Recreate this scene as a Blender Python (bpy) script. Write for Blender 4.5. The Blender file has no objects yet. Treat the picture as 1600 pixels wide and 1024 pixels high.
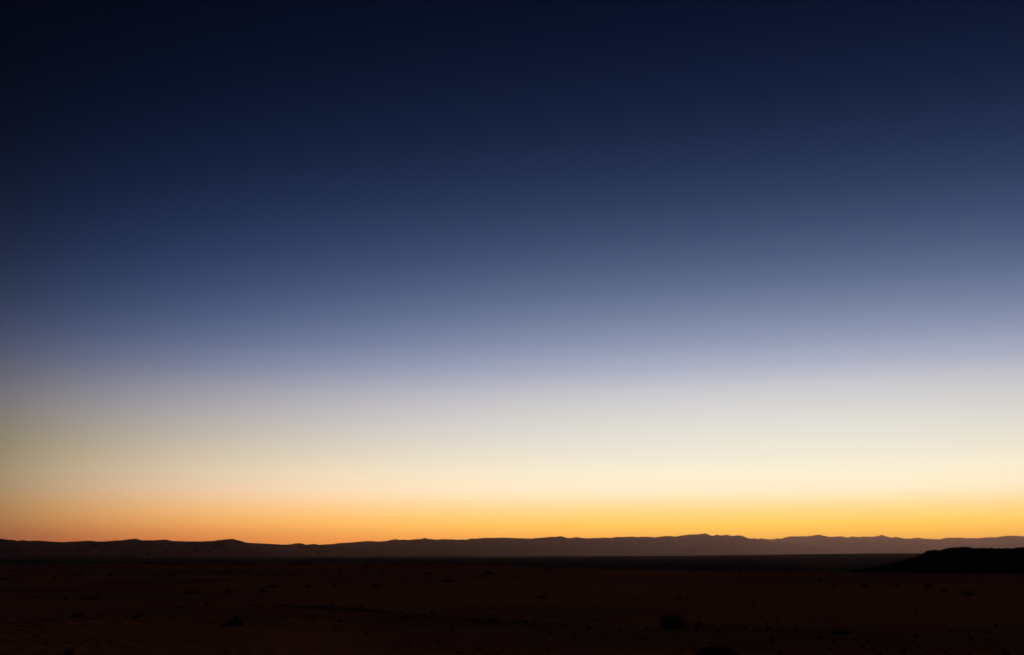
import bpy, math, random
import numpy as np

scene = bpy.context.scene
COL = scene.collection

# ------------------------------------------------------------------ camera
EYE = 1.6
W, H = 1600.0, 1024.0
F = W * 35.0 / 36.0                       # focal length in photo pixels
HORIZON = 868.5
PITCH = math.atan((HORIZON - H / 2) / F)
cam_data = bpy.data.cameras.new('camera')
cam_data.lens = 35.0
cam_data.sensor_width = 36.0
cam_data.clip_start = 0.05
cam_data.clip_end = 200000.0
cam = bpy.data.objects.new('camera', cam_data)
COL.objects.link(cam)
cam.location = (0, 0, EYE)
cam.rotation_euler = (math.pi / 2 + PITCH, 0, 0)
scene.camera = cam

# ------------------------------------------------------------------ sky: clear twilight, sun already below the horizon
SUN_AZ = math.radians(15.0)               # where the sun went down, to the right of the view axis
SKY_SUN = [(0.0, 1.71514, 0.61371, 0.00298), (1.2, 1.71752, 0.94739, 0.03573), (2.4, 1.31721, 0.95033, 0.28634), (3.8, 1.20224, 1.08532, 0.78308), (5.4, 0.98174, 0.95169, 0.77732), (7.2, 0.7993, 0.81027, 0.74605), (9.0, 0.64176, 0.64897, 0.67931), (10.8, 0.38155, 0.42868, 0.5726), (13.0, 0.20536, 0.2592, 0.3944), (16.0, 0.08402, 0.12576, 0.23461), (20.0, 0.02644, 0.04785, 0.11566), (24.0, 0.00915, 0.01929, 0.05808), (28.5, 0.00338, 0.00806, 0.02922), (33.0, 0.0017, 0.00431, 0.01733), (45.0, 0.0025, 0.0055, 0.017)]
SKY_MID = [(0.0, 1.52184, 0.13554, 0.00616), (1.2, 1.71503, 0.54793, 0.11254), (2.4, 1.62666, 0.82414, 0.31695), (3.8, 1.23662, 0.8881, 0.56205), (5.4, 0.86593, 0.72177, 0.52066), (7.2, 0.53017, 0.49461, 0.49152), (9.0, 0.29131, 0.30676, 0.4265), (10.8, 0.11065, 0.16551, 0.32482), (13.0, 0.03338, 0.07996, 0.21765), (16.0, 0.00918, 0.03397, 0.12681), (20.0, 0.00283, 0.01304, 0.05853), (24.0, 0.00141, 0.00615, 0.02745), (28.5, 0.001, 0.00335, 0.01291), (33.0, 0.00096, 0.00231, 0.00734), (45.0, 0.00095, 0.00231, 0.00733)]
SKY_SIDE = [(0.0, 0.06849, 0.07201, 0.04835), (1.2, 0.08006, 0.08603, 0.04986), (2.4, 0.08721, 0.0832, 0.03126), (3.8, 0.09354, 0.08695, 0.03443), (5.4, 0.09679, 0.08677, 0.02287), (7.2, 0.10082, 0.0984, 0.08917), (9.0, 0.07212, 0.07884, 0.09259), (10.8, 0.04603, 0.05428, 0.09496), (13.0, 0.02349, 0.03095, 0.05475), (16.0, 0.00955, 0.01486, 0.029), (20.0, 0.00359, 0.00641, 0.0146), (24.0, 0.00162, 0.00318, 0.00855), (28.5, 0.00084, 0.00174, 0.00559), (33.0, 0.00056, 0.00119, 0.00439), (45.0, 0.00061, 0.00118, 0.00342)]
SKY_BACK = [(0, .036, .028, .034), (5, .045, .033, .042), (10, .034, .027, .042), (18, .010, .013, .033), (27, .0028, .006, .0225),
            (45, .0025, .0056, .020)]
ZENITH = (90, .0025, .0055, .017)

def smooth_stops(keys):
    k = np.array(keys + [ZENITH], dtype=float)
    e, v = k[:, 0], np.log(k[:, 1:])
    d = np.diff(v, axis=0) / np.diff(e)[:, None]
    m = np.vstack([d[:1], (d[:-1] + d[1:]) / 2, d[-1:]])
    m[1:-1][(d[:-1] * d[1:]) <= 0] = 0
    q = np.concatenate([45 * np.linspace(0, 1, 31) ** 1.6, [90]])
    out = []
    for x in q:
        i = min(max(int(np.searchsorted(e, x, side='right')) - 1, 0), len(e) - 2)
        h = e[i + 1] - e[i]
        t = (x - e[i]) / h
        y = (2*t**3 - 3*t**2 + 1) * v[i] + (t**3 - 2*t**2 + t) * h * m[i] + (-2*t**3 + 3*t**2) * v[i + 1] + (t**3 - t**2) * h * m[i + 1]
        out.append((x, np.exp(y)))
    return out

world = bpy.data.worlds.new('World')
scene.world = world
world.use_nodes = True
wn, wl = world.node_tree.nodes, world.node_tree.links
wn.clear()

def wmath(op, a, b=None, clamp=False):
    n = wn.new('ShaderNodeMath'); n.operation = op; n.use_clamp = clamp
    for i, s in enumerate((a, b)):
        if s is None: continue
        if isinstance(s, (int, float)): n.inputs[i].default_value = s
        else: wl.new(s, n.inputs[i])
    return n.outputs[0]

tc = wn.new('ShaderNodeTexCoord')
sep = wn.new('ShaderNodeSeparateXYZ')
wl.new(tc.outputs['Generated'], sep.inputs[0])
dx, dy, dz = sep.outputs
elev = wmath('DIVIDE', wmath('ARCSINE', dz), math.pi / 2, True)
hor = wmath('MAXIMUM', wmath('SQRT', wmath('ADD', wmath('MULTIPLY', dx, dx), wmath('MULTIPLY', dy, dy))), 1e-5)
cosd = wmath('DIVIDE', wmath('ADD', wmath('MULTIPLY', dx, math.sin(SUN_AZ)), wmath('MULTIPLY', dy, math.cos(SUN_AZ))), hor)
away = wmath('SUBTRACT', 1.0, cosd)
U_SIDE = 1 - math.cos(math.radians(46))

def ramp(keys):
    n = wn.new('ShaderNodeValToRGB')
    st = smooth_stops(keys)
    cr = n.color_ramp
    cr.interpolation = 'LINEAR'
    while len(cr.elements) < len(st): cr.elements.new(0.5)
    for i, (e, c) in enumerate(st): cr.elements[i].position = e / 90.0
    for i, (e, c) in enumerate(st): cr.elements[i].color = (c[0], c[1], c[2], 1)
    wl.new(elev, n.inputs[0])
    return n.outputs[0]

def wmix(fac, a, b):
    n = wn.new('ShaderNodeMix'); n.data_type = 'RGBA'
    wl.new(fac, n.inputs[0]); wl.new(a, n.inputs[6]); wl.new(b, n.inputs[7])
    return n.outputs[2]

m1 = wmath('DIVIDE', away, U_SIDE, True)
mr = wn.new('ShaderNodeMapRange'); mr.interpolation_type = 'SMOOTHSTEP'
wl.new(away, mr.inputs[0])
mr.inputs[1].default_value = U_SIDE * 0.9; mr.inputs[2].default_value = 1.7
sky_mid = ramp(SKY_MID)
sky_near = wmix(m1, wmix(m1, ramp(SKY_SUN), sky_mid), wmix(m1, sky_mid, ramp(SKY_SIDE)))
sky_col = wmix(mr.outputs[0], sky_near, ramp(SKY_BACK))
bg = wn.new('ShaderNodeBackground'); bg.inputs[1].default_value = 1.0
wo = wn.new('ShaderNodeOutputWorld')
wl.new(sky_col, bg.inputs[0]); wl.new(bg.outputs[0], wo.inputs[0])

vs = scene.view_settings
vs.view_transform = 'Standard'; vs.look = 'None'; vs.exposure = 0.0; vs.gamma = 1.0; vs.use_curve_mapping = False
scene.display_settings.display_device = 'sRGB'
cy = scene.cycles
cy.use_denoising = True
cy.max_bounces = 6; cy.diffuse_bounces = 3; cy.volume_bounces = 1

# ------------------------------------------------------------------ helpers
rng = np.random.default_rng(7)
random.seed(7)
_tab = rng.random((256, 256))

def vnoise(x, y):
    xi = np.floor(x).astype(np.int64); yi = np.floor(y).astype(np.int64)
    fx = x - xi; fy = y - yi
    fx = fx * fx * fx * (fx * (fx * 6 - 15) + 10); fy = fy * fy * fy * (fy * (fy * 6 - 15) + 10)
    a = _tab[xi & 255, yi & 255]; b = _tab[(xi + 1) & 255, yi & 255]
    c = _tab[xi & 255, (yi + 1) & 255]; d = _tab[(xi + 1) & 255, (yi + 1) & 255]
    return (a + (b - a) * fx) * (1 - fy) + (c + (d - c) * fx) * fy - 0.5

def fbm(x, y, octs=4, gain=0.5):
    s = 0; a = 1.0
    for i in range(octs):
        s = s + a * vnoise(x + 17.3 * i, y + 9.1 * i)
        x = x * 2.03; y = y * 2.03; a *= gain
    return s

def sstep(a, b, x):
    t = np.clip((x - a) / (b - a), 0, 1)
    return t * t * (3 - 2 * t)

def px_dir(x, y):
    a = (x - W / 2) / F; b = (H / 2 - y) / F
    return (a, math.cos(PITCH) - b * math.sin(PITCH), math.sin(PITCH) + b * math.cos(PITCH))

def new_mat(name):
    m = bpy.data.materials.new(name); m.use_nodes = True
    n, l = m.node_tree.nodes, m.node_tree.links
    b = n['Principled BSDF']
    b.inputs['Roughness'].default_value = 0.95
    b.inputs['Specular IOR Level'].default_value = 0.0
    return m, n, l, b

def noise_node(n, l, scale, detail=5, vec=None):
    t = n.new('ShaderNodeTexNoise'); t.inputs['Scale'].default_value = scale; t.inputs['Detail'].default_value = detail
    if vec is not None: l.new(vec, t.inputs['Vector'])
    return t.outputs[0]

def mixc(n, l, fac, a, b):
    x = n.new('ShaderNodeMix'); x.data_type = 'RGBA'
    l.new(fac, x.inputs[0])
    for i, s in ((6, a), (7, b)):
        if isinstance(s, tuple): x.inputs[i].default_value = (*s, 1)
        else: l.new(s, x.inputs[i])
    return x.outputs[2]

def contrast(n, l, s, a, b):
    r = n.new('ShaderNodeMapRange'); l.new(s, r.inputs[0])
    r.inputs[1].default_value = a; r.inputs[2].default_value = b
    return r.outputs[0]

def bump(n, l, b, h, strength, dist):
    u = n.new('ShaderNodeBump'); u.inputs['Strength'].default_value = strength; u.inputs['Distance'].default_value = dist
    l.new(h, u.inputs['Height']); l.new(u.outputs[0], b.inputs['Normal'])

def plain_mat(name, c0, c1, scale, rough=0.95, bump_s=None):
    m, n, l, b = new_mat(name)
    tcn = n.new('ShaderNodeTexCoord')
    f = noise_node(n, l, scale, 6, tcn.outputs['Object'])
    l.new(mixc(n, l, contrast(n, l, f, .35, .65), c0, c1), b.inputs['Base Color'])
    b.inputs['Roughness'].default_value = rough
    if bump_s: bump(n, l, b, f, *bump_s)
    return m

def mesh_from(name, V, Fq, mat, smooth=True, attrs=None):
    """V (n,3) array; Fq (m,4) or (m,3) int array."""
    me = bpy.data.meshes.new(name)
    V = np.asarray(V, dtype=np.float32); Fq = np.asarray(Fq, dtype=np.int32)
    k = Fq.shape[1]
    me.vertices.add(len(V)); me.vertices.foreach_set('co', V.ravel())
    me.loops.add(Fq.size); me.loops.foreach_set('vertex_index', Fq.ravel())
    me.polygons.add(len(Fq))
    me.polygons.foreach_set('loop_start', np.arange(0, Fq.size, k, dtype=np.int32))
    me.polygons.foreach_set('loop_total', np.full(len(Fq), k, dtype=np.int32))
    me.update(calc_edges=True); me.validate()
    me.polygons.foreach_set('use_smooth', np.full(len(me.polygons), smooth))
    for an, vals in (attrs or {}).items():
        at = me.attributes.new(an, 'FLOAT', 'POINT'); at.data.foreach_set('value', np.asarray(vals, dtype=np.float32).ravel())
    if mat: me.materials.append(mat)
    return me

def link(name, me, parent=None):
    o = bpy.data.objects.new(name, me); COL.objects.link(o)
    if parent is not None: o.parent = parent
    return o

def tag(o, label, cat=None, group=None, kind=None):
    o['label'] = label
    if cat: o['category'] = cat
    if group: o['group'] = group
    if kind: o['kind'] = kind
    return o

def grid_faces(nr, nc, wrap=False):
    i = np.arange(nr - 1)[:, None]; j = np.arange(nc if wrap else nc - 1)[None, :]
    a = i * nc + j; b = i * nc + (j + 1) % nc
    return np.stack([a, b, b + nc, a + nc], -1).reshape(-1, 4)

# ------------------------------------------------------------------ the ground
PLAIN_Z = -1.8
CREST_PX = ([-600, 0, 300, 600, 800, 950, 1150, 1400, 1700, 2200], [230, 225, 215, 190, 170, 120, 92, 84, 84, 90])

def az_px(x, y):
    return W / 2 + F * np.tan(np.clip(np.arctan2(x, np.maximum(y, 1e-3)), -1.2, 1.2))

def bank_distance(x, y):
    """signed distance (m) behind the low stony bank that runs from (440,948) to (790,976) in view"""
    ax, ay, bx, by = -7.6, 33.0, -0.1, 24.8
    L = math.hypot(bx - ax, by - ay)
    tx, ty = (bx - ax) / L, (by - ay) / L
    s = (x - ax) * tx + (y - ay) * ty
    off = 0.5 * np.sin(s * 0.5) + 0.25 * np.sin(s * 1.3 + 1)
    d = (x - ax) * (-ty) + (y - ay) * tx
    return d - off, s / L

def ground_h(x, y):
    x = np.asarray(x, float); y = np.asarray(y, float)
    r = np.hypot(x, y)
    p = np.where(y > 0, az_px(x, y), np.where(x < 0, -600, 2200))
    front = sstep(-5, 10, y)
    h = 0.05 * fbm(x / 17 + 3, y / 17 + 5, 3) * sstep(3, 14, r) + 0.035 * fbm(x / 3.1, y / 3.1, 3)
    # drift in the left foreground
    u = r - (24.6 + 0.6 * np.sin(p / 90.0) - 0.9 * sstep(420, 250, p))
    h = h + 0.20 * np.where(u < 0, np.exp(-(u / 7.0) ** 2), np.exp(-(u / 1.6) ** 2)) * (1 - sstep(380, 620, p)) * front
    # swell in the middle distance
    u = r - (50 + 3.5 * np.sin(p / 170.0) + 0.008 * (p - 500))
    h = h + 0.34 * np.where(u < 0, np.exp(-(u / 13.0) ** 2), np.exp(-(u / 4.5) ** 2)) * sstep(120, 380, p) * (1 - sstep(820, 1100, p)) * front
    # low bank with stones
    d, s = bank_distance(x, y)
    h = h + 0.055 * sstep(-0.15, 0.15, d) * (1 - sstep(1.5, 9.0, d)) * sstep(-.12, .1, s) * (1 - sstep(.95, 1.25, s)) * front
    # far swells
    h = h + 0.40 * fbm(x / 70 + 11, y / 70 + 2, 3) * sstep(55, 110, r)
    # wind ripples (megaripples), 0.7 m apart, in patches
    rip = np.clip(1.6 * fbm(x / 6.5 + 31, y / 6.5 + 8, 2) + .6 + .3 * (1 - sstep(350, 650, p)), 0, 1) * (1 - sstep(26, 40, r)) * sstep(8, 13, r)
    ph = 2 * np.pi / 0.46 * (0.83 * x + 0.55 * y + 1.3 * fbm(x / 3.0 + 70, y / 3.0, 2)) + 3.0 * vnoise(x / 1.1, y / 1.1 + 40)
    w = 0.5 + 0.5 * np.sin(ph)
    h = h + 0.025 * rip * w ** 1.6
    # the sand ends and the ground falls to the gravel plain
    dc = np.interp(p, *CREST_PX)
    drop = sstep(0, 1, (r - dc) / 230.0)
    h = h * (1 - drop) + drop * (PLAIN_Z + 0.25 * fbm(x / 300, y / 300, 3))
    # shallow basin at the foot of the flat-topped hill
    h = h - 2.2 * sstep(92, 190, r) * (1 - sstep(500, 1300, r)) * sstep(1120, 1330, p) * front
    # the plain rises very gently towards the foot of the far range
    h = h + 13.0 * sstep(1200, 4600, r) * sstep(880, 1430, p) * front + 3.0 * sstep(1500, 3000, r) * (1 - sstep(150, 480, p)) * front
    return h

def sand_amount(x, y):
    r = np.hypot(x, y)
    p = np.where(y > 0, az_px(x, y), np.where(x < 0, -600, 2200))
    n = fbm(x / 11 + 50, y / 11 + 9, 4)
    s = 0.80 + 0.40 * n + .45 * fbm(x / 34 + 5, y / 7 + 3, 3) * (1 - sstep(90, 160, r))
    s = s + 0.45 * (1 - sstep(22, 25.5, r)) * (1 - sstep(350, 700, p))
    u = (r - (50 + 3.5 * np.sin(p / 170.0) + 0.008 * (p - 500)))
    s = s + 0.40 * sstep(-20, -6, u) * (1 - sstep(-0.5, 2.5, u)) * sstep(150, 420, p) * (1 - sstep(800, 1150, p))
    s = s - 0.16 * sstep(51, 56, r) * (1 - sstep(800, 1100, p))
    s = s + 0.35 * np.exp(-((r - 98) / 12) ** 2) * sstep(900, 980, p) * (1 - sstep(1040, 1150, p))
    s = s + 0.25 * (1 - sstep(30, 45, r)) * sstep(900, 1150, p)
    dc = np.interp(p, *CREST_PX)
    s = np.clip(s, 0.12, 1)
    return s * (1 - sstep(-.05, .12, (r - dc) / 230.0))

def sheet_polar():
    a_front = np.radians(np.linspace(-31, 31, 760))
    a_rest = np.radians(np.linspace(31, 329, 170)[1:-1])
    az = np.concatenate([a_front, a_rest])
    rr = [0.25]
    while rr[-1] < 11: rr.append(rr[-1] * 1.11)
    while rr[-1] < 38: rr.append(rr[-1] + 0.085)
    while rr[-1] < 300: rr.append(rr[-1] * 1.0115)
    while rr[-1] < 50000: rr.append(rr[-1] * 1.035)
    rr = np.array(rr)
    X = rr[:, None] * np.sin(az)[None]; Y = rr[:, None] * np.cos(az)[None]
    Z = ground_h(X, Y)
    S = sand_amount(X, Y)
    V = np.stack([X, Y, Z], -1).reshape(-1, 3)
    Fq = grid_faces(len(rr), len(az), True)[:, ::-1]
    V = np.vstack([V, [[0, 0, float(ground_h(0.0, 0.0))]]])
    return V, Fq, np.append(S.ravel(), 0.6), len(az)

SAND, SN, SL, SB = new_mat('desert_sand')
geo = SN.new('ShaderNodeNewGeometry')
att = SN.new('ShaderNodeAttribute'); att.attribute_name = 'sand'
n1 = noise_node(SN, SL, 0.9, 6, geo.outputs['Position'])
n2 = noise_node(SN, SL, 11.0, 5, geo.outputs['Position'])
n3 = noise_node(SN, SL, 0.02, 5, geo.outputs['Position'])
sandc = mixc(SN, SL, contrast(SN, SL, n1, .3, .7), (.72, .195, .048), (.63, .160, .040))
sandc = mixc(SN, SL, contrast(SN, SL, n2, .62, .75), sandc, (.36, .11, .036))
gravc = mixc(SN, SL, contrast(SN, SL, n3, .3, .7), (.105, .074, .056), (.14, .094, .070))
SL.new(mixc(SN, SL, att.outputs['Fac'], gravc, sandc), SB.inputs['Base Color'])
bump(SN, SL, SB, n2, 0.5, 0.012)
V, Fq, S, _na = sheet_polar()
me = mesh_from('ground', V[:-1], Fq, SAND, True, {'sand': S[:-1]})
# close the small hole under the camera
ground = link('ground', me)
tag(ground, 'dark reddish desert sand running out to a gravel plain', kind='structure')
cap_n = _na
ca = np.arange(24) / 24 * 2 * np.pi
CV = np.vstack([[[0, 0, float(ground_h(0., 0.)) + .004]], np.stack([.3 * np.sin(ca), .3 * np.cos(ca), ground_h(.3 * np.sin(ca), .3 * np.cos(ca)) + .004], -1)])
CF = np.array([[0, 1 + (i + 1) % 24, 1 + i] for i in range(24)])
cap = link('sand_patch', mesh_from('sand_patch', CV, CF, SAND, True, {'sand': np.full(25, .6)}), ground)

_RS = np.concatenate([np.arange(4, 60, .04), 60 * 1.002 ** np.arange(0, 2900)])
def ground_at(px, py):
    """the first point of the ground that the photo's pixel sees"""
    d = px_dir(px, py); L = math.hypot(d[0], d[1])
    sx, sy, sl = d[0] / L, d[1] / L, d[2] / L
    g = ground_h(_RS * sx, _RS * sy) - (EYE + _RS * sl)
    i = int(np.argmax(g > 0))
    if g[i] <= 0: i = len(_RS) - 1
    r = _RS[i]
    return np.array([r * sx, r * sy, float(ground_h(r * sx, r * sy))]), r

# ------------------------------------------------------------------ far hills
LEFT = [(-420,846),(-330,841),(-240,844),(-160,840),(-90,843),(-40,841),(0,842.3),(12,843.5),(20,843.8),(28,845),(37,844.3),(45,845.5),(55,845.4),(65,844.9),(75,846.3),(90,847.3),(103,846.8),(115,846),(125,846),(135,845.3),(143,845),(150,846),(162,846.5),(175,845.3),(190,844.3),(200,843.2),(207,842),(213,842),(219,844.2),(235,844.5),(250,843.8),(260,843),(270,845.4),(290,845.9),(315,846),(330,845.5),(345,844),(356,842.6),(363,841.9),(372,844.3),(380,846.8),(390,850),(400,854.5),(412,859),(425,863),(440,867),(455,870)]
SADDLE = [(250,852),(300,850),(340,849),(370,848.5),(385,848),(400,849),(415,849.5),(430,850.5),(445,851.3),(455,850.8),(460,849.3),(468,848.8),(473,849.6),(478,851.5),(485,850.5),(492,850),(500,851.8),(510,852.5),(525,854),(545,857),(570,861),(600,866),(630,870)]
FAR = [(400,870),(430,862),(460,856),(490,852.5),(505,851.5),(515,850.3),(520,850.2),(530,849.3),(540,848.3),(555,847),(565,846.3),(580,846),(600,845.8),(605,845),(617,843.2),(625,844),(640,843),(657,842.8),(663,840.6),(670,842.3),(680,843.8),(687,843),(700,842.2),(712,843.2),(730,842.8),(737,841.3),(745,842),(760,841),(772,840.7),(785,839.6),(800,840.5),(810,840.5),(830,841.8),(845,840.5),(860,839.5),(870,839),(877,838),(883,840),(888,841.7),(895,840.3),(902,839.6),(912,841),(930,840.8),(945,840),(955,840.4),(963,838.9),(975,839.5),(1000,839.2),(1010,838.8),(1020,839.8),(1035,838.5),(1046,836.9),(1055,838.4),(1065,837),(1075,835.5),(1085,835.2),(1095,834.6),(1103,833.7),(1108,836),(1113,837.4),(1120,835.1),(1127,837.1),(1135,835.2),(1143,838),(1150,837),(1158,837.2),(1165,840),(1172,841.3),(1180,842),(1190,843.5),(1210,846),(1240,850),(1280,856),(1320,862),(1350,867),(1370,871)]
FARTHEST = [(1080,868),(1110,858),(1140,850),(1165,844),(1172,841.5),(1180,841.5),(1184,842.3),(1190,841.7),(1200,842.6),(1210,842.6),(1214,841.6),(1220,842),(1228,839.5),(1236,838),(1248,838.7),(1255,838),(1262,837.8),(1270,837),(1280,835.3),(1287,837.3),(1295,839.2),(1308,838.4),(1320,839),(1325,839.8),(1330,838.8),(1340,839),(1350,838.2),(1360,839.3),(1370,838),(1377,836),(1385,838.3),(1393,840),(1400,839.2),(1410,841.2),(1420,842.3),(1430,841),(1436,840.8),(1445,842.2),(1460,842.3),(1470,842),(1480,840.8),(1500,840.6),(1510,841.6),(1522,841),(1530,841.4),(1540,840.3),(1560,839.3),(1570,837.9),(1585,837.2),(1600,838),(1640,836),(1690,839),(1740,837),(1800,841),(1880,839),(1960,843)]

def hill_mat(name, rock, rock2, sand, scale):
    m, n, l, b = new_mat(name)
    g = n.new('ShaderNodeNewGeometry')
    at = n.new('ShaderNodeAttribute'); at.attribute_name = 'rock'
    f1 = noise_node(n, l, scale, 8, g.outputs['Position'])
    f2 = noise_node(n, l, scale * 6, 6, g.outputs['Position'])
    c = mixc(n, l, contrast(n, l, f1, .35, .65), rock, rock2)
    ad = n.new('ShaderNodeMath'); ad.operation = 'ADD'
    l.new(at.outputs['Fac'], ad.inputs[0])
    sb = n.new('ShaderNodeMath'); sb.operation = 'MULTIPLY_ADD'; l.new(f2, sb.inputs[0]); sb.inputs[1].default_value = 1.2; sb.inputs[2].default_value = -.6
    l.new(sb.outputs[0], ad.inputs[1])
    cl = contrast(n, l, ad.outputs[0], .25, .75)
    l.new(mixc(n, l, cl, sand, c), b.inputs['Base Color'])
    return m

def ridge(name, trace, dist, wf, wb, base, mat, step=2.0, gully=.3, gscale=30.0, rows=(30, 10), rockfn=None, jag=0.0, power=1.15, plateau=0.0):
    tx = np.array([t[0] for t in trace], float); ty = np.array([t[1] for t in trace], float)
    xs = np.arange(tx[0], tx[-1] + .01, step)
    ys = np.interp(xs, tx, ty) + jag * fbm(xs / 9.0, xs * 0 + 3.3, 4)
    t = np.concatenate([-np.linspace(1, 0, rows[0] + 1), np.linspace(0, 1, rows[1] + 1)[1:]])
    V = []; R = []
    D = np.array([dist(x) for x in xs])
    ca, cb = (xs - W / 2) / F, (H / 2 - ys) / F
    dy_ = np.cos(PITCH) - cb * np.sin(PITCH); dz_ = np.sin(PITCH) + cb * np.cos(PITCH)
    L = np.hypot(ca, dy_)
    hx, hy, sl = ca / L, dy_ / L, dz_ / L
    zc = EYE + D * sl
    for tt in t:
        a = abs(tt)
        wob = 0.35 * fbm(xs / gscale * .5, xs * 0 + 7.7, 3)
        wdt = (wf if tt < 0 else wb) * (1 + wob)
        r = D + tt * wdt
        zb = np.minimum(base, ground_h(r * hx, r * hy) - 3) - 2
        prof = (1 - a) ** power if a > plateau else np.ones_like(xs)
        if plateau and a > plateau: prof = ((1 - a) / (1 - plateau)) ** power * .86 * np.ones_like(xs)
        g = np.abs(fbm(xs / gscale + 2.0 * a, 1.6 * tt + xs * 0 + 20, 5, .55)) * 2 - .35
        z = zb + (zc - zb) * np.clip(prof - gully * g * 4 * a * (1 - a), 0, 1 if plateau == 0 else 1)
        V.append(np.stack([hx * r, hy * r, z], -1))
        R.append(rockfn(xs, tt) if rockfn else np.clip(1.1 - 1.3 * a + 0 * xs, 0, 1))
    V = np.array(V); nr, nc = V.shape[:2]
    me = mesh_from(name, V.reshape(-1, 3), grid_faces(nr, nc), mat, True, {'rock': np.array(R).ravel()})
    return link(name, me)

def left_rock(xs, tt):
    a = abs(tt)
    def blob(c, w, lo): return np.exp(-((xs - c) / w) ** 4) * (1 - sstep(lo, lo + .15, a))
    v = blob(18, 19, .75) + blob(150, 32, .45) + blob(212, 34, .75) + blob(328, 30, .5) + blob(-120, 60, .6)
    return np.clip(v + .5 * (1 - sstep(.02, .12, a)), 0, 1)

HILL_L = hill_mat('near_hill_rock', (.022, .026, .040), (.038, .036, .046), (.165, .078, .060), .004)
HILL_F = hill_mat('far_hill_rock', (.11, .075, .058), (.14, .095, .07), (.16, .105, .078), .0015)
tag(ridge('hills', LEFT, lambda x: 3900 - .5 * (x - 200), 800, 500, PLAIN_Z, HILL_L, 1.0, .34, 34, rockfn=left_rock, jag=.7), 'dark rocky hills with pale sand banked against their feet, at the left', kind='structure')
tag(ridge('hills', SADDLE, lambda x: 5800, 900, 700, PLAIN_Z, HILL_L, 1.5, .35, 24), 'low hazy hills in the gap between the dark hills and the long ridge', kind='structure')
tag(ridge('mountain_range', FAR, lambda x: 7000 + 4.0 * (x - 500) + .030 * (x - 500) ** 2, 2200, 2200, PLAIN_Z, HILL_F, 1.2, .10, 34, jag=1.1), 'long hazy brown mountain ridge on the horizon, highest past the centre', kind='structure')
tag(ridge('mountain_range', FARTHEST, lambda x: 30000 + 17.0 * (x - 1200), 3400, 3000, PLAIN_Z, HILL_F, 1.2, .10, 34, jag=1.1), 'palest and farthest mountain range, behind the flat-topped hill', kind='structure')

MESA = [(1285,899),(1310,896),(1330,892.5),(1350,889.5),(1370,886.5),(1385,883.5),(1400,879.5),(1415,875),(1430,871),(1438,868),(1443,865),(1447,862),(1451,860.2),(1458,859.3),(1470,859.6),(1477,858.6),(1484,857.2),(1490,856.2),(1500,856),(1520,856.5),(1540,857),(1560,857.5),(1580,857.6),(1590,856.6),(1600,855.6),(1630,855),(1680,856.5),(1730,858),(1765,862),(1800,870),(1860,882),(1920,892),(1960,899)]
MESA_M = hill_mat('mesa_rock', (.030, .019, .014), (.045, .026, .019), (.06, .030, .020), .06)
def mesa_rock(xs, tt): return np.clip(1.2 - 1.1 * abs(tt), 0, 1) + 0 * xs
tag(ridge('hill', MESA, lambda x: 270, 85, 90, PLAIN_Z, MESA_M, .8, .22, 14, rows=(44, 14), rockfn=mesa_rock, jag=1.7, power=1.1, plateau=.22), 'black flat-topped hill rising over the sand at the right', kind='structure')

# ------------------------------------------------------------------ plants
def ribbons(n, rs, spread, length, width, bend, base_r, squash, zmin=0.05, segs=3):
    """n tapered curved blades growing out of a small base; unit-sized clump"""
    V = []; Fc = []
    for i in range(n):
        a = rs.random() * 2 * np.pi
        br = base_r * math.sqrt(rs.random())
        b = np.array([br * math.cos(a), br * math.sin(a), 0.0])
        lean = spread * (0.15 + 0.85 * rs.random())
        a2 = a + rs.normal() * .5
        d = np.array([math.cos(a2) * math.sin(lean), math.sin(a2) * math.sin(lean), math.cos(lean)])
        d[2] = max(d[2], zmin)
        ln = length * (0.55 + .45 * rs.random())
        side = np.cross(d, [0, 0, 1.0]); side /= (np.linalg.norm(side) + 1e-6)
        side = side * math.cos(a * 3) + np.cross(side, d) * math.sin(a * 3)
        k = len(V)
        for s in range(segs + 1):
            t = s / segs
            p = b + d * ln * t + np.array([d[0], d[1], 0]) * bend * ln * t * t - np.array([0, 0, .35 * bend * ln * t * t])
            p[2] = max(p[2] * squash, -.02)
            w = width * (1 - .85 * t) * .5
            V.append(p - side * w); V.append(p + side * w)
        for s in range(segs):
            q = k + 2 * s
            Fc.append((q, q + 1, q + 3, q + 2))
    return np.array(V), np.array(Fc)

def leaves(n, rs, rx, rz, size, lobes=9, floor=0.0):
    """small leaf faces spread through an uneven dome"""
    L = [(rs.normal() * .42 * rx, rs.normal() * .42 * rx, rs.random() * .6 * rz, .22 + .22 * rs.random()) for _ in range(lobes)]
    V = []; Fc = []
    while len(Fc) < n:
        c = L[rs.integers(len(L))]
        v = rs.normal(size=3); v /= np.linalg.norm(v); rad = c[3] * (.55 + .45 * rs.random())
        p = np.array([c[0] + v[0] * rad * rx * 1.6, c[1] + v[1] * rad * rx * 1.6, c[2] + v[2] * rad * rz * 1.5])
        if p[2] < floor: p[2] = floor + rs.random() * .12 * rz
        if p[0] ** 2 + p[1] ** 2 > (1.05 * rx) ** 2 or p[2] > 1.08 * rz: continue
        u = rs.normal(size=3); u /= np.linalg.norm(u)
        w = np.cross(u, v); w /= (np.linalg.norm(w) + 1e-6)
        s = size * (.6 + .8 * rs.random())
        k = len(V)
        V += [p - u * s, p - w * s * .4, p + u * s, p + w * s * .4]
        Fc.append((k, k + 1, k + 2, k + 3))
    return np.array(V), np.array(Fc)

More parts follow.
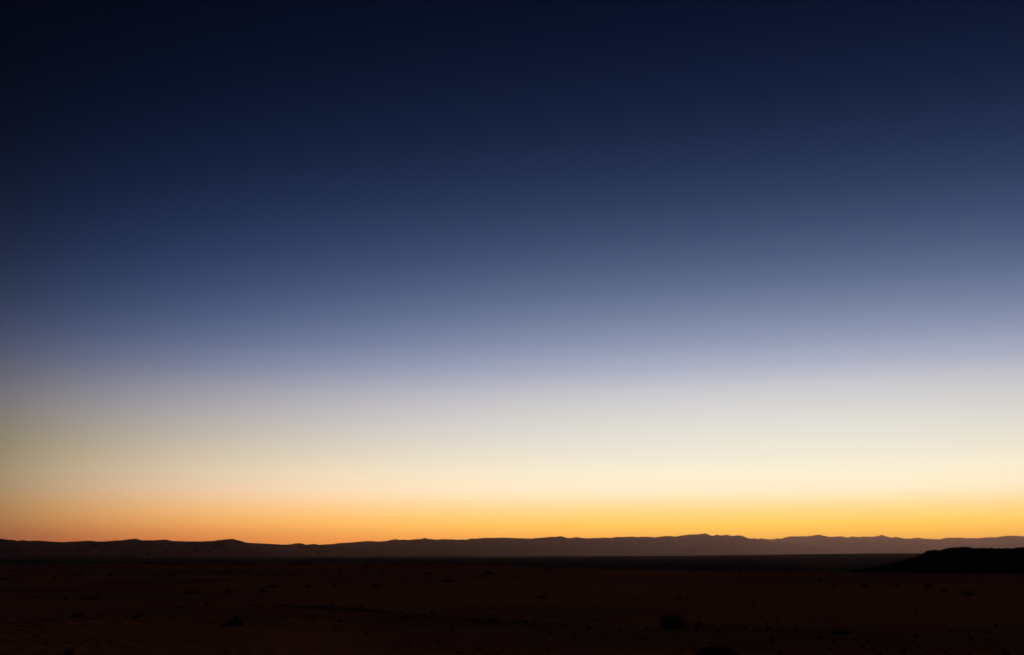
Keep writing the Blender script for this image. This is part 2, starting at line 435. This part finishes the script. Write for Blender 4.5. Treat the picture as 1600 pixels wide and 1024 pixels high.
TWIG = plain_mat('dry_twig', (.030, .024, .016), (.048, .036, .024), 9.0)
LEAF = plain_mat('dusty_desert_leaf', (.020, .026, .012), (.034, .038, .019), 14.0)
STONE = plain_mat('dark_desert_stone', (.075, .042, .030), (.12, .066, .045), 3.0, .9, (.6, .05))
BOULDER = plain_mat('boulder_stone', (.04, .03, .024), (.06, .043, .033), 5.0, .85, (.7, .03))

# unit shrubs: width 1 (radius .5), height 1
def shrub_variant(i, kind):
    rs = np.random.default_rng(100 + i)
    if kind == 'spiky':
        sv, sf = ribbons(300, rs, 1.3, 1.08, .030, .04, .26, 1.0)
        sv[:, :2] *= .56
        lv, lf = leaves(1300, rs, .46, .40, .030, 14)
    elif kind == 'round':
        sv, sf = ribbons(70, rs, 1.3, .80, .02, .1, .12, 1.0)
        sv[:, :2] *= .55
        lv, lf = leaves(1300, rs, .48, .92, .030, 16)
    else:
        sv, sf = ribbons(90, rs, 1.45, .85, .022, .1, .30, .9)
        sv[:, :2] *= .55
        lv, lf = leaves(900, rs, .50, .80, .034, 14)
    return mesh_from('stems_%s' % kind, sv, sf, TWIG, False), mesh_from('foliage_%s' % kind, lv, lf, LEAF, False)
SHRUBS = {'spiky': [shrub_variant(i, 'spiky') for i in range(3)], 'round': [shrub_variant(10 + i, 'round') for i in range(3)],
          'mat': [shrub_variant(20 + i, 'mat') for i in range(3)]}

def small_variant(i):
    rs = np.random.default_rng(300 + i)
    sv, sf = ribbons(26, rs, 1.3, .95, .045, .1, .25, 1.0, segs=2); sv[:, :2] *= .55
    lv, lf = leaves(190, rs, .49, .85, .075, 9)
    me = mesh_from('small_shrub', np.vstack([sv, lv]), np.vstack([sf, lf + len(sv)]), LEAF, False)
    return me
SMALL = [small_variant(i) for i in range(5)]

def stone_mesh(i, sub=2, flat=.62, rough=.30, mat=STONE):
    import bmesh
    rs = np.random.default_rng(500 + i)
    bm = bmesh.new(); bmesh.ops.create_icosphere(bm, subdivisions=sub, radius=.5)
    planes = [(rs.normal(size=3), .30 + .16 * rs.random()) for _ in range(7)]
    for v in bm.verts:
        p = np.array(v.co)
        for nrm, d in planes:
            n = nrm / np.linalg.norm(nrm); k = p @ n - d
            if k > 0: p = p - n * k * .9
        p *= 1 + rough * .25 * rs.normal() * .4
        v.co = p
    zs = [v.co.z for v in bm.verts]; lo, hi = min(zs), max(zs)
    xs = [v.co.x for v in bm.verts]; w = max(xs) - min(xs)
    for v in bm.verts:
        v.co.x /= w; v.co.y /= w
        v.co.z = (v.co.z - lo) / (hi - lo) * 1.25 - .25
    me = bpy.data.meshes.new('stone'); bm.to_mesh(me); bm.free(); me.materials.append(mat)
    return me
STONES = [stone_mesh(i) for i in range(8)]

def px_size(r): return r / F
CNT = [0]
def put_shrub(x, y, w, h, kind, label, group):
    p, r = ground_at(x, y)
    k = px_size(r); CNT[0] += 1; i = CNT[0]
    ww, hh = w * k, h * k
    rz = random.random() * 6.28
    if w >= 11:
        root = bpy.data.objects.new('shrub', None); COL.objects.link(root)
        st, fo = SHRUBS[kind][i % 3]
        link('stems', st, root); link('foliage', fo, root)
    else:
        root = link('shrub', SMALL[i % 5])
    root.location = (p[0], p[1], p[2] - .03 * hh); root.rotation_euler = (0, 0, rz)
    root.scale = (ww * 1.1, ww * 1.1, hh * 1.18)
    tag(root, label, 'shrub', group)
    return root

def put_stone(x, y, w, h, label, group):
    p, r = ground_at(x, y)
    k = px_size(r); CNT[0] += 1; i = CNT[0]
    o = link('stone', STONES[i % 8])
    k *= .72 + .5 * random.random()
    o.location = (p[0], p[1], p[2] - .02 * h * k); o.rotation_euler = (0, 0, random.random() * 6.28)
    o.scale = (w * k * .9, w * k * (.75 + .25 * random.random()), h * k * .85)
    tag(o, label, 'stone', group)
    return o

G_NEAR = 'shrubs in the near sand'
G_MID = 'shrubs dotted over the middle sand'
G_FAR = 'shrubs at the far edge of the sand'
SHRUB_LIST = [
 (1050, 980.5, 43, 20, 'spiky', 'large spiky black shrub, its stiff twigs fanning up from the sand', G_NEAR),
 (1091, 979.5, 13, 9, 'spiky', 'small ragged shrub just right of the large spiky shrub', G_NEAR),
 (769, 973, 20, 13, 'round', 'upright leafy shrub at the near end of the curved line of stones', G_NEAR),
 (634, 967.5, 18, 6.5, 'mat', 'low shrub in front of the curved line of stones', G_NEAR),
 (1315, 990.5, 29, 8, 'mat', 'long flat shrub lying low on the sand at lower right', G_NEAR),
 (1513, 929.5, 24, 7, 'mat', 'wide low shrub on the sand below the flat-topped hill', G_MID),
 (1451, 919.5, 15, 8.5, 'round', 'rounded dark shrub on the sand below the left shoulder of the flat-topped hill', G_MID),
 (1475, 924.5, 11, 5, 'mat', 'small shrub between the rounded shrub and the wide low shrub under the flat-topped hill', G_MID),
 (1352, 917.5, 16, 7, 'round', 'squat dark shrub alone on the sand left of the flat-topped hill', G_MID),
 (1400, 916.5, 9, 3.5, 'mat', 'thin low shrub between the squat shrub and the rounded shrub', G_MID),
 (1564, 927, 9, 4, 'mat', 'low shrub nearest the right edge of the photo', G_MID),
 (765, 897.5, 15, 7, 'round', 'tallest shrub on the far rim of the sand, near the centre', G_FAR),
 (751, 901.5, 11, 4, 'mat', 'low shrub just in front of the tallest rim shrub', G_FAR),
 (699, 909.5, 18, 5.5, 'mat', 'low shrub on the swell left of the tallest rim shrub', G_MID),
 (589, 916.5, 20, 6, 'mat', 'broad low shrub on top of the sand swell, left of centre', G_MID),
 (524, 914.5, 13, 5.5, 'mat', 'shrub on the sand swell, next left of the broad low one', G_MID),
 (481, 917.5, 10, 4.5, 'mat', 'small shrub on the sand swell, second left of the broad low one', G_MID),
 (427, 917.5, 19, 6, 'mat', 'broad shrub at the left end of the sand swell', G_MID),
 (410, 924.5, 12, 5.5, 'mat', 'shrub just in front of the broad one at the left end of the swell', G_MID),
 (357, 926, 11, 6, 'round', 'shrub above the pointed boulder', G_MID),
 (300, 928, 19, 5, 'mat', 'low shrub left of the one above the pointed boulder', G_MID),
 (284, 949, 15, 4, 'mat', 'flat shrub on the sand left of and above the pointed boulder', G_MID),
 (322, 946, 10, 4, 'mat', 'small flat shrub between the flat shrub and the pointed boulder', G_MID),
 (213, 966, 11, 7, 'spiky', 'twiggy shrub behind the crest of the rippled drift', G_NEAR),
 (118, 964, 21, 5.5, 'mat', 'dark flat shrub behind the crest of the rippled drift, the leftmost there', G_NEAR),
 (145, 937, 15, 6, 'mat', 'wide shrub in the left middle sand', G_MID),
 (103, 938, 7, 6, 'round', 'upright small shrub left of the wide one in the left middle sand', G_MID),
 (128, 936.5, 9, 4, 'mat', 'small shrub touching the wide one in the left middle sand', G_MID),
 (56, 934, 11, 4, 'mat', 'leftmost shrub of the left middle sand', G_MID),
 (8, 906.5, 15, 5, 'mat', 'low shrub cut by the left edge of the photo', G_MID),
 (118, 899, 11, 4.5, 'mat', 'largest of the shrub cluster on the left far sand', G_FAR),
 (270, 900.5, 12, 4.5, 'mat', 'wide low shrub on the far sand between two smaller ones, left side', G_FAR),
 (358, 896.5, 12, 6, 'round', 'bushiest shrub on the far sand below the peaked end of the dark hills', G_FAR),
 (348, 897.5, 10, 4, 'mat', 'shrub touching the bushiest one below the peaked end of the dark hills', G_FAR),
 (858, 890.5, 10, 6.5, 'round', 'round shrub on the rim, first right of the photo centre', G_FAR),
 (848, 934.5, 15, 4.5, 'mat', 'flat shrub alone on smooth sand right of centre', G_MID),
 (1300, 898, 13, 4, 'mat', 'low dark shrub at the left foot of the flat-topped hill', G_FAR),
 (1282, 908, 9, 4, 'mat', 'faint shrub below the left foot of the flat-topped hill', G_MID),
 (668, 898.5, 11, 4.5, 'mat', 'low shrub on the far sand, second left of the tallest rim shrub', G_FAR),
 (597, 893, 10, 4, 'mat', 'low shrub on the far sand straight above the broad swell shrub', G_FAR),
 (1572, 1026, 16, 9, 'round', 'dark shrub cut by the bottom edge near the right corner', G_NEAR),
]
TINY = {
 ("%s tiny shrub from the left on the far sand below the dark left hills", 'tiny shrubs on the left far sand'):
  [(23,901.5,8,3),(35,904,8,3),(50,895.5,4,2.5),(62,899.5,4,2.5),(84,904.5,8,3.5),(108,902.5,9,3.5),(127,902,8,3),(127,895.5,5,2.5),(146,897.5,5,3),(172,900,10,4),(188,890.5,5,2.5),(243,900.5,7,3),(287,896,8,4.5),(328,895.5,7,2.5),(381,895,9,4),(389,892.5,6,3.5),(310,889,5,2.5),(220,889,4,2.5),(268,886,5,2.5)],
 ("%s tiny shrub rightwards from the dark hills on the far sand towards the centre", 'tiny shrubs on the centre far sand'):
  [(412,895.5,9,3.5),(417,892.5,8,3.5),(444,889.5,5,2.5),(466,891,5,2.5),(502,890.5,5,3.5),(502,894.5,6,2.5),(531,893.5,8,4.5),(572,887.5,7,3.5),(568,896.5,6,3.5),(635,887,7,3),(635,902.5,8,3),(683,888.5,5,4.5),(710,888,6,2.5),(738,894.5,4,6),(779,877,6,3),(655,884,4,2.5)],
 ("%s tiny shrub rightwards from the centre on the far sand towards the flat-topped hill", 'tiny shrubs on the right far sand'):
  [(805,885,5,4),(832,884.5,5,4.5),(885,888,7,4.5),(927,894,6,3),(939,888.5,7,4.5),(956,891,6,4.5),(812,901.5,9,3.5),(1076,894,6,4.5),(1090,894,5,4.5),(1124,894,6,4),(1157,895.5,7,5),(1226,896.5,6,3.5),(1267,899,7,3.5),(1250,909,6,2.5),(1303,915.5,8,3.5)],
}
ORD = ('first second third fourth fifth sixth seventh eighth ninth tenth eleventh twelfth thirteenth fourteenth fifteenth sixteenth seventeenth '
       'eighteenth nineteenth twentieth twenty-first twenty-second twenty-third twenty-fourth twenty-fifth twenty-sixth twenty-seventh '
       'twenty-eighth twenty-ninth thirtieth').split()
for a in SHRUB_LIST: put_shrub(*a)
for (lab, grp), L in TINY.items():
    for i, (x, y, w, h) in enumerate(sorted(L)): put_shrub(x, y, w, h, 'mat', lab % ORD[i], grp)

# the big cushion bush that the bottom edge cuts
def cushion_bush():
    p, r = ground_at(1121, 1040)
    k = px_size(r)
    root = bpy.data.objects.new('cushion_bush', None); COL.objects.link(root)
    rs = np.random.default_rng(77)
    sv, sf = ribbons(160, rs, 1.4, .92, .012, .05, .1, 1.0); sv[:, :2] *= .55
    link('stems', mesh_from('cushion_stems', sv, sf, TWIG, False), root)
    L = []
    V = []; Fc = []
    n = 0
    while n < 9000:
        a = rs.random() * 6.283; u = rs.random()
        rad = .93 + .07 * rs.normal() + .10 * float(fbm(np.array([math.cos(a) * 2 + 5]), np.array([math.sin(a) * 2 + u * 3]), 3)[0])
        if rs.random() < .3: rad *= .4 + .6 * rs.random()
        c = math.sqrt(max(0, 1 - u * u))
        q = np.array([.5 * rad * c * math.cos(a), .5 * rad * c * math.sin(a), .97 * rad * u])
        d1 = rs.normal(size=3); d1 /= np.linalg.norm(d1); d2 = np.cross(d1, rs.normal(size=3)); d2 /= np.linalg.norm(d2)
        s = .020 * (.6 + .8 * rs.random()); kx = len(V)
        V += [q - d1 * s, q - d2 * s * .5, q + d1 * s, q + d2 * s * .5]; Fc.append((kx, kx + 1, kx + 2, kx + 3)); n += 1
    link('foliage', mesh_from('cushion_foliage', np.array(V), np.array(Fc), LEAF, False), root)
    root.location = (p[0], p[1], p[2]); root.scale = (74 * k, 74 * k, 26 * k)
    tag(root, 'dense black cushion bush cut off by the bottom edge of the photo', 'bush')
cushion_bush()

# ------------------------------------------------------------------ stones
STONE_LIST = [
 (108, 1023, 11, 7, 'dark stone at the bottom edge on the rippled drift, lower left', 'stones in the near sand'),
 (1164, 984, 9, 5.5, 'dark stone right of the large spiky shrub, first of a loose row', 'stones in the near sand'),
 (1202, 984, 10, 5, 'wide stone right of the large spiky shrub, second of a loose row', 'stones in the near sand'),
 (1243.5, 987.5, 8, 6.5, 'pointed stone right of the large spiky shrub, last of a loose row', 'stones in the near sand'),
 (1281, 999.5, 12, 6.5, 'largest loose stone between the large spiky shrub and the long flat shrub', 'stones in the near sand'),
 (1350, 990.5, 9, 4.5, 'stone at the right end of the long flat shrub', 'stones in the near sand'),
 (1347, 1013, 11, 4.5, 'flat stone on the sand below the long flat shrub', 'stones in the near sand'),
 (921, 982.5, 10, 4.5, 'flat stone left of the large spiky shrub, widest of its scatter', 'stones in the near sand'),
 (706, 986, 5.5, 4.5, 'round stone alone on the sand below the upright leafy shrub', 'stones in the near sand'),
 (1063, 935, 5, 4, 'single small stone far behind the large spiky shrub', 'stones in the near sand'),
 (1432, 957, 5.5, 4.5, 'single small stone in bare sand below the flat-topped hill', 'stones in the near sand'),
 (1188, 966.5, 7, 3.5, 'single flat stone in bare sand behind the loose row of stones', 'stones in the near sand'),
]
SMALL_STONES = {
 ("%s stone from the left end of the curved line along the low bank", 'stones along the low bank'):
  [(456,948.5,7,3),(467,949,11,3.5),(480,949,6,3),(492,949.5,9,4),(500,950,6,3),(508,950,8,3.5),(519,948,6,4.5),(525,951.5,8,4.5),(539,952.5,8,4),(548,953,6,3),(555,953.5,10,3.5),(564,953,4,5.5),(572,955,9,3.5),(585,956,10,3),(597,957,6,2.5),(612,958,5,2.5),(628,957.5,5,3),(643,957,5,4),(650,960,6,2.5),(663,962,5,2.5),(675,960,4,5),(692,963,6,3),(702,965,7,3),(717,967,6,2.5),(730,970,7,3),(742,972,8,3),(752,973,7,3),(783,974,6,4),(805,973,5,3)],
 ("%s small stone from the left in the scatter beside the large spiky shrub's left", 'stones left of the spiky shrub'):
  [(822,974,7,5.5),(835,971,5,3.5),(868,975,5,4.5),(883,981,6,4.5),(904,977.5,7,5),(843,987.5,7,3),(862,990,7,2.5),(898,995,9,3.5),(970,986,7,4.5),(1010,984,6,4),(1021,985,7,4),(1056,989,7,3.5),(920,990,5,2.5),(946,997,5,3),(1007,1001,6,3)],
 ("%s small stone rightwards in the scatter that starts under the large spiky shrub", 'stones right of the spiky shrub'):
  [(1087,987,7,4.5),(1123,988.5,7,4.5),(1119,994,7,3.5),(1183,987.5,5,4),(1205,998.5,6,5.5),(1206,1006.5,5,4),(1228,997.5,5,4.5),(1082,1007.5,5,3),(1110,1006,5,3.5),(1275,995.5,5,2.5),(1177,943.5,5,3.5),(1202,1017,7,3.5),(1220,1020,8,3)],
 ("%s small stone from the left in the scatter in the lower right sand", 'stones in the lower right sand'):
  [(1304,1005.5,6,4.5),(1334,1000,5,3.5),(1357,1004.5,5,5),(1364,1017,8,3.5),(1430,995,6,4.5),(1427,1004,6,3.5),(1411,1014.5,9,3.5),(1403,1016,5,3),(1484,985.5,6,4.5),(1556,979,5,4),(1518,999,7,4),(1394,1004,5,3),(1439,1015,6,3),(1412,1021,6,4),(1376,1024,8,5),(1540,990,5,3),(1300,974,4,3),(1296,1015,6,3)],
 ("%s small stone from the left in the bare sand below the low bank", 'stones below the low bank'):
  [(568,973,6,4.5),(532,973,5,3.5),(595,973,5,3),(488,973,5,3.5),(746,979,6,3),(764,993.5,5,2.5),(686,1006,5,3),(616,981,5,3),(484,964,5,3.5),(440,967,5,3),(396,947,5,3),(394,959.5,4,3.5),(404,950,7,3)],
}
for a in STONE_LIST: put_stone(*a)
for (lab, grp), L in SMALL_STONES.items():
    for i, (x, y, w, h) in enumerate(sorted(L)): put_stone(x, y, w, h, lab % ORD[i], grp)

def pointed_boulder():
    p, r = ground_at(367, 977)
    k = px_size(r)
    rs = np.random.default_rng(9)
    n = 11
    lev = [(-.18, 1.05), (.0, 1.0), (.16, .90), (.34, .73), (.55, .50), (.78, .27), (.93, .10)]
    jit = 1 + .16 * rs.normal(size=n)
    V = []
    for li, (z, s) in enumerate(lev):
        for i in range(n):
            a = 2 * math.pi * i / n + .12 * rs.normal()
            jr = jit[i] * (1 + .09 * rs.normal())
            cx = .5 * s * math.cos(a) * jr; cy_ = .40 * s * math.sin(a) * jr
            if cx < 0: cx *= 1.0 + .25 * (1 - z)
            V.append((cx + .06 * z, cy_ + .05 * z, z * (1 + .10 * rs.normal()) + .08 * rs.normal() * (1 - z)))
    Fq = grid_faces(len(lev), n, True)
    V = np.array(V)
    V = np.vstack([V, [[.07, .05, 1.0]]])
    me = bpy.data.meshes.new('boulder')
    faces = [tuple(int(q) for q in f) for f in Fq] + [((len(lev) - 1) * n + i, (len(lev) - 1) * n + (i + 1) % n, len(V) - 1) for i in range(n)]
    me.from_pydata([tuple(v) for v in V], [], faces); me.update(); me.materials.append(BOULDER)
    o = link('boulder', me)
    o.location = (p[0], p[1], p[2]); o.scale = (27 * k, 27 * k, 12.5 * k)
    tag(o, 'pointed dark boulder on the crest of the rippled drift, lower left', 'boulder')
pointed_boulder()

# ------------------------------------------------------------------ pebbles and far scrub (uncountable)
def scatter_blobs(name, pts, sizes, mat, template_v, template_f, rs, zs=1.0):
    n = len(pts); tv = template_v; m = len(tv)
    ang = rs.random(n) * 6.283
    c, s = np.cos(ang), np.sin(ang)
    X = tv[None, :, 0] * c[:, None] - tv[None, :, 1] * s[:, None]
    Y = tv[None, :, 0] * s[:, None] + tv[None, :, 1] * c[:, None]
    Z = np.repeat(tv[None, :, 2], n, 0) * (zs * (.7 + .6 * rs.random(n)))[:, None]
    V = np.stack([X, Y, Z], -1) * sizes[:, None, None] + pts[:, None, :]
    Fq = template_f[None] + (np.arange(n) * m)[:, None, None]
    return link(name, mesh_from(name, V.reshape(-1, 3), Fq.reshape(-1, template_f.shape[1]), mat, False))

rs = np.random.default_rng(5)
n = 9000
r = 13 + 75 * rs.random(n) ** 1.5; a = np.radians(-34 + 68 * rs.random(n))
x, y = r * np.sin(a), r * np.cos(a)
dens = fbm(x / 5 + 3, y / 5 + 6, 3) + .35 * sstep(700, 950, az_px(x, y)) - .15 * (1 - sstep(22, 26, r)) * (az_px(x, y) < 500)
m_ = (rs.random(n) < .05)
bk = np.where(m_)[0]
u_ = rs.random(len(bk))
x[bk] = -7.6 + 7.5 * u_ + .35 * rs.normal(size=len(bk)); y[bk] = 33.0 - 8.2 * u_ + .5 * np.sin(u_ * 5.5) + .35 * rs.normal(size=len(bk))
keep = (dens + .3 * rs.random(n) > .22) | (m_ & (rs.random(n) < .35))
x, y = x[keep], y[keep]
pz = ground_h(x, y)
sz = .018 + .055 * rs.random(len(x)) ** 3
tv = np.array([(.5,0,0),(.15,.5,.05),(-.45,.25,0),(-.4,-.3,.05),(.2,-.45,0),(.1,.05,.55),(0,0,-.3)])
tf = np.array([(0,1,5),(1,2,5),(2,3,5),(3,4,5),(4,0,5),(1,0,6),(2,1,6),(3,2,6),(4,3,6),(0,4,6)])
peb = scatter_blobs('pebbles', np.stack([x, y, pz], -1), sz, STONE, tv, tf, rs)
tag(peb, 'tiny dark pebbles strewn over the sand', kind='stuff')

n = 3600
r = 150 * (20 ** rs.random(n)); a = np.radians(-32 + 64 * rs.random(n))
x, y = r * np.sin(a), r * np.cos(a)
keep = fbm(x / 90 + 8, y / 90 + 1, 3) + .35 * rs.random(n) > .12
x, y, r = x[keep], y[keep], r[keep]
sv, sf = ribbons(18, np.random.default_rng(3), 1.3, .9, .16, .1, .2, 1.0, segs=1); sv[:, :2] *= .6
scr = scatter_blobs('scrub', np.stack([x, y, ground_h(x, y) - .02], -1), (.25 + .45 * rs.random(len(x))), LEAF, sv, sf, rs, .5)
tag(scr, 'far dark scrub dotted over the gravel plain', kind='stuff')

# ------------------------------------------------------------------ evening haze
HZ = 54000.0
hv = np.array([(sx * HZ, sy * HZ, z) for z in (-20.0, 1050.0) for sx, sy in ((-1, -1), (1, -1), (1, 1), (-1, 1))])
hf = np.array([(3, 2, 1, 0), (4, 5, 6, 7), (0, 1, 5, 4), (1, 2, 6, 5), (2, 3, 7, 6), (3, 0, 4, 7)])
HM = bpy.data.materials.new('evening_haze'); HM.use_nodes = True
hn, hl = HM.node_tree.nodes, HM.node_tree.links
hn.clear()
pv = hn.new('ShaderNodeVolumePrincipled')
pv.inputs['Color'].default_value = (.95, .60, .61, 1)
pv.inputs['Density'].default_value = 1.9e-5
pv.inputs['Anisotropy'].default_value = 0.92
ho = hn.new('ShaderNodeOutputMaterial')
hl.new(pv.outputs[0], ho.inputs['Volume'])
haze = link('haze', mesh_from('haze', hv, hf, HM, False))
tag(haze, 'thin evening haze over the whole desert', kind='stuff')
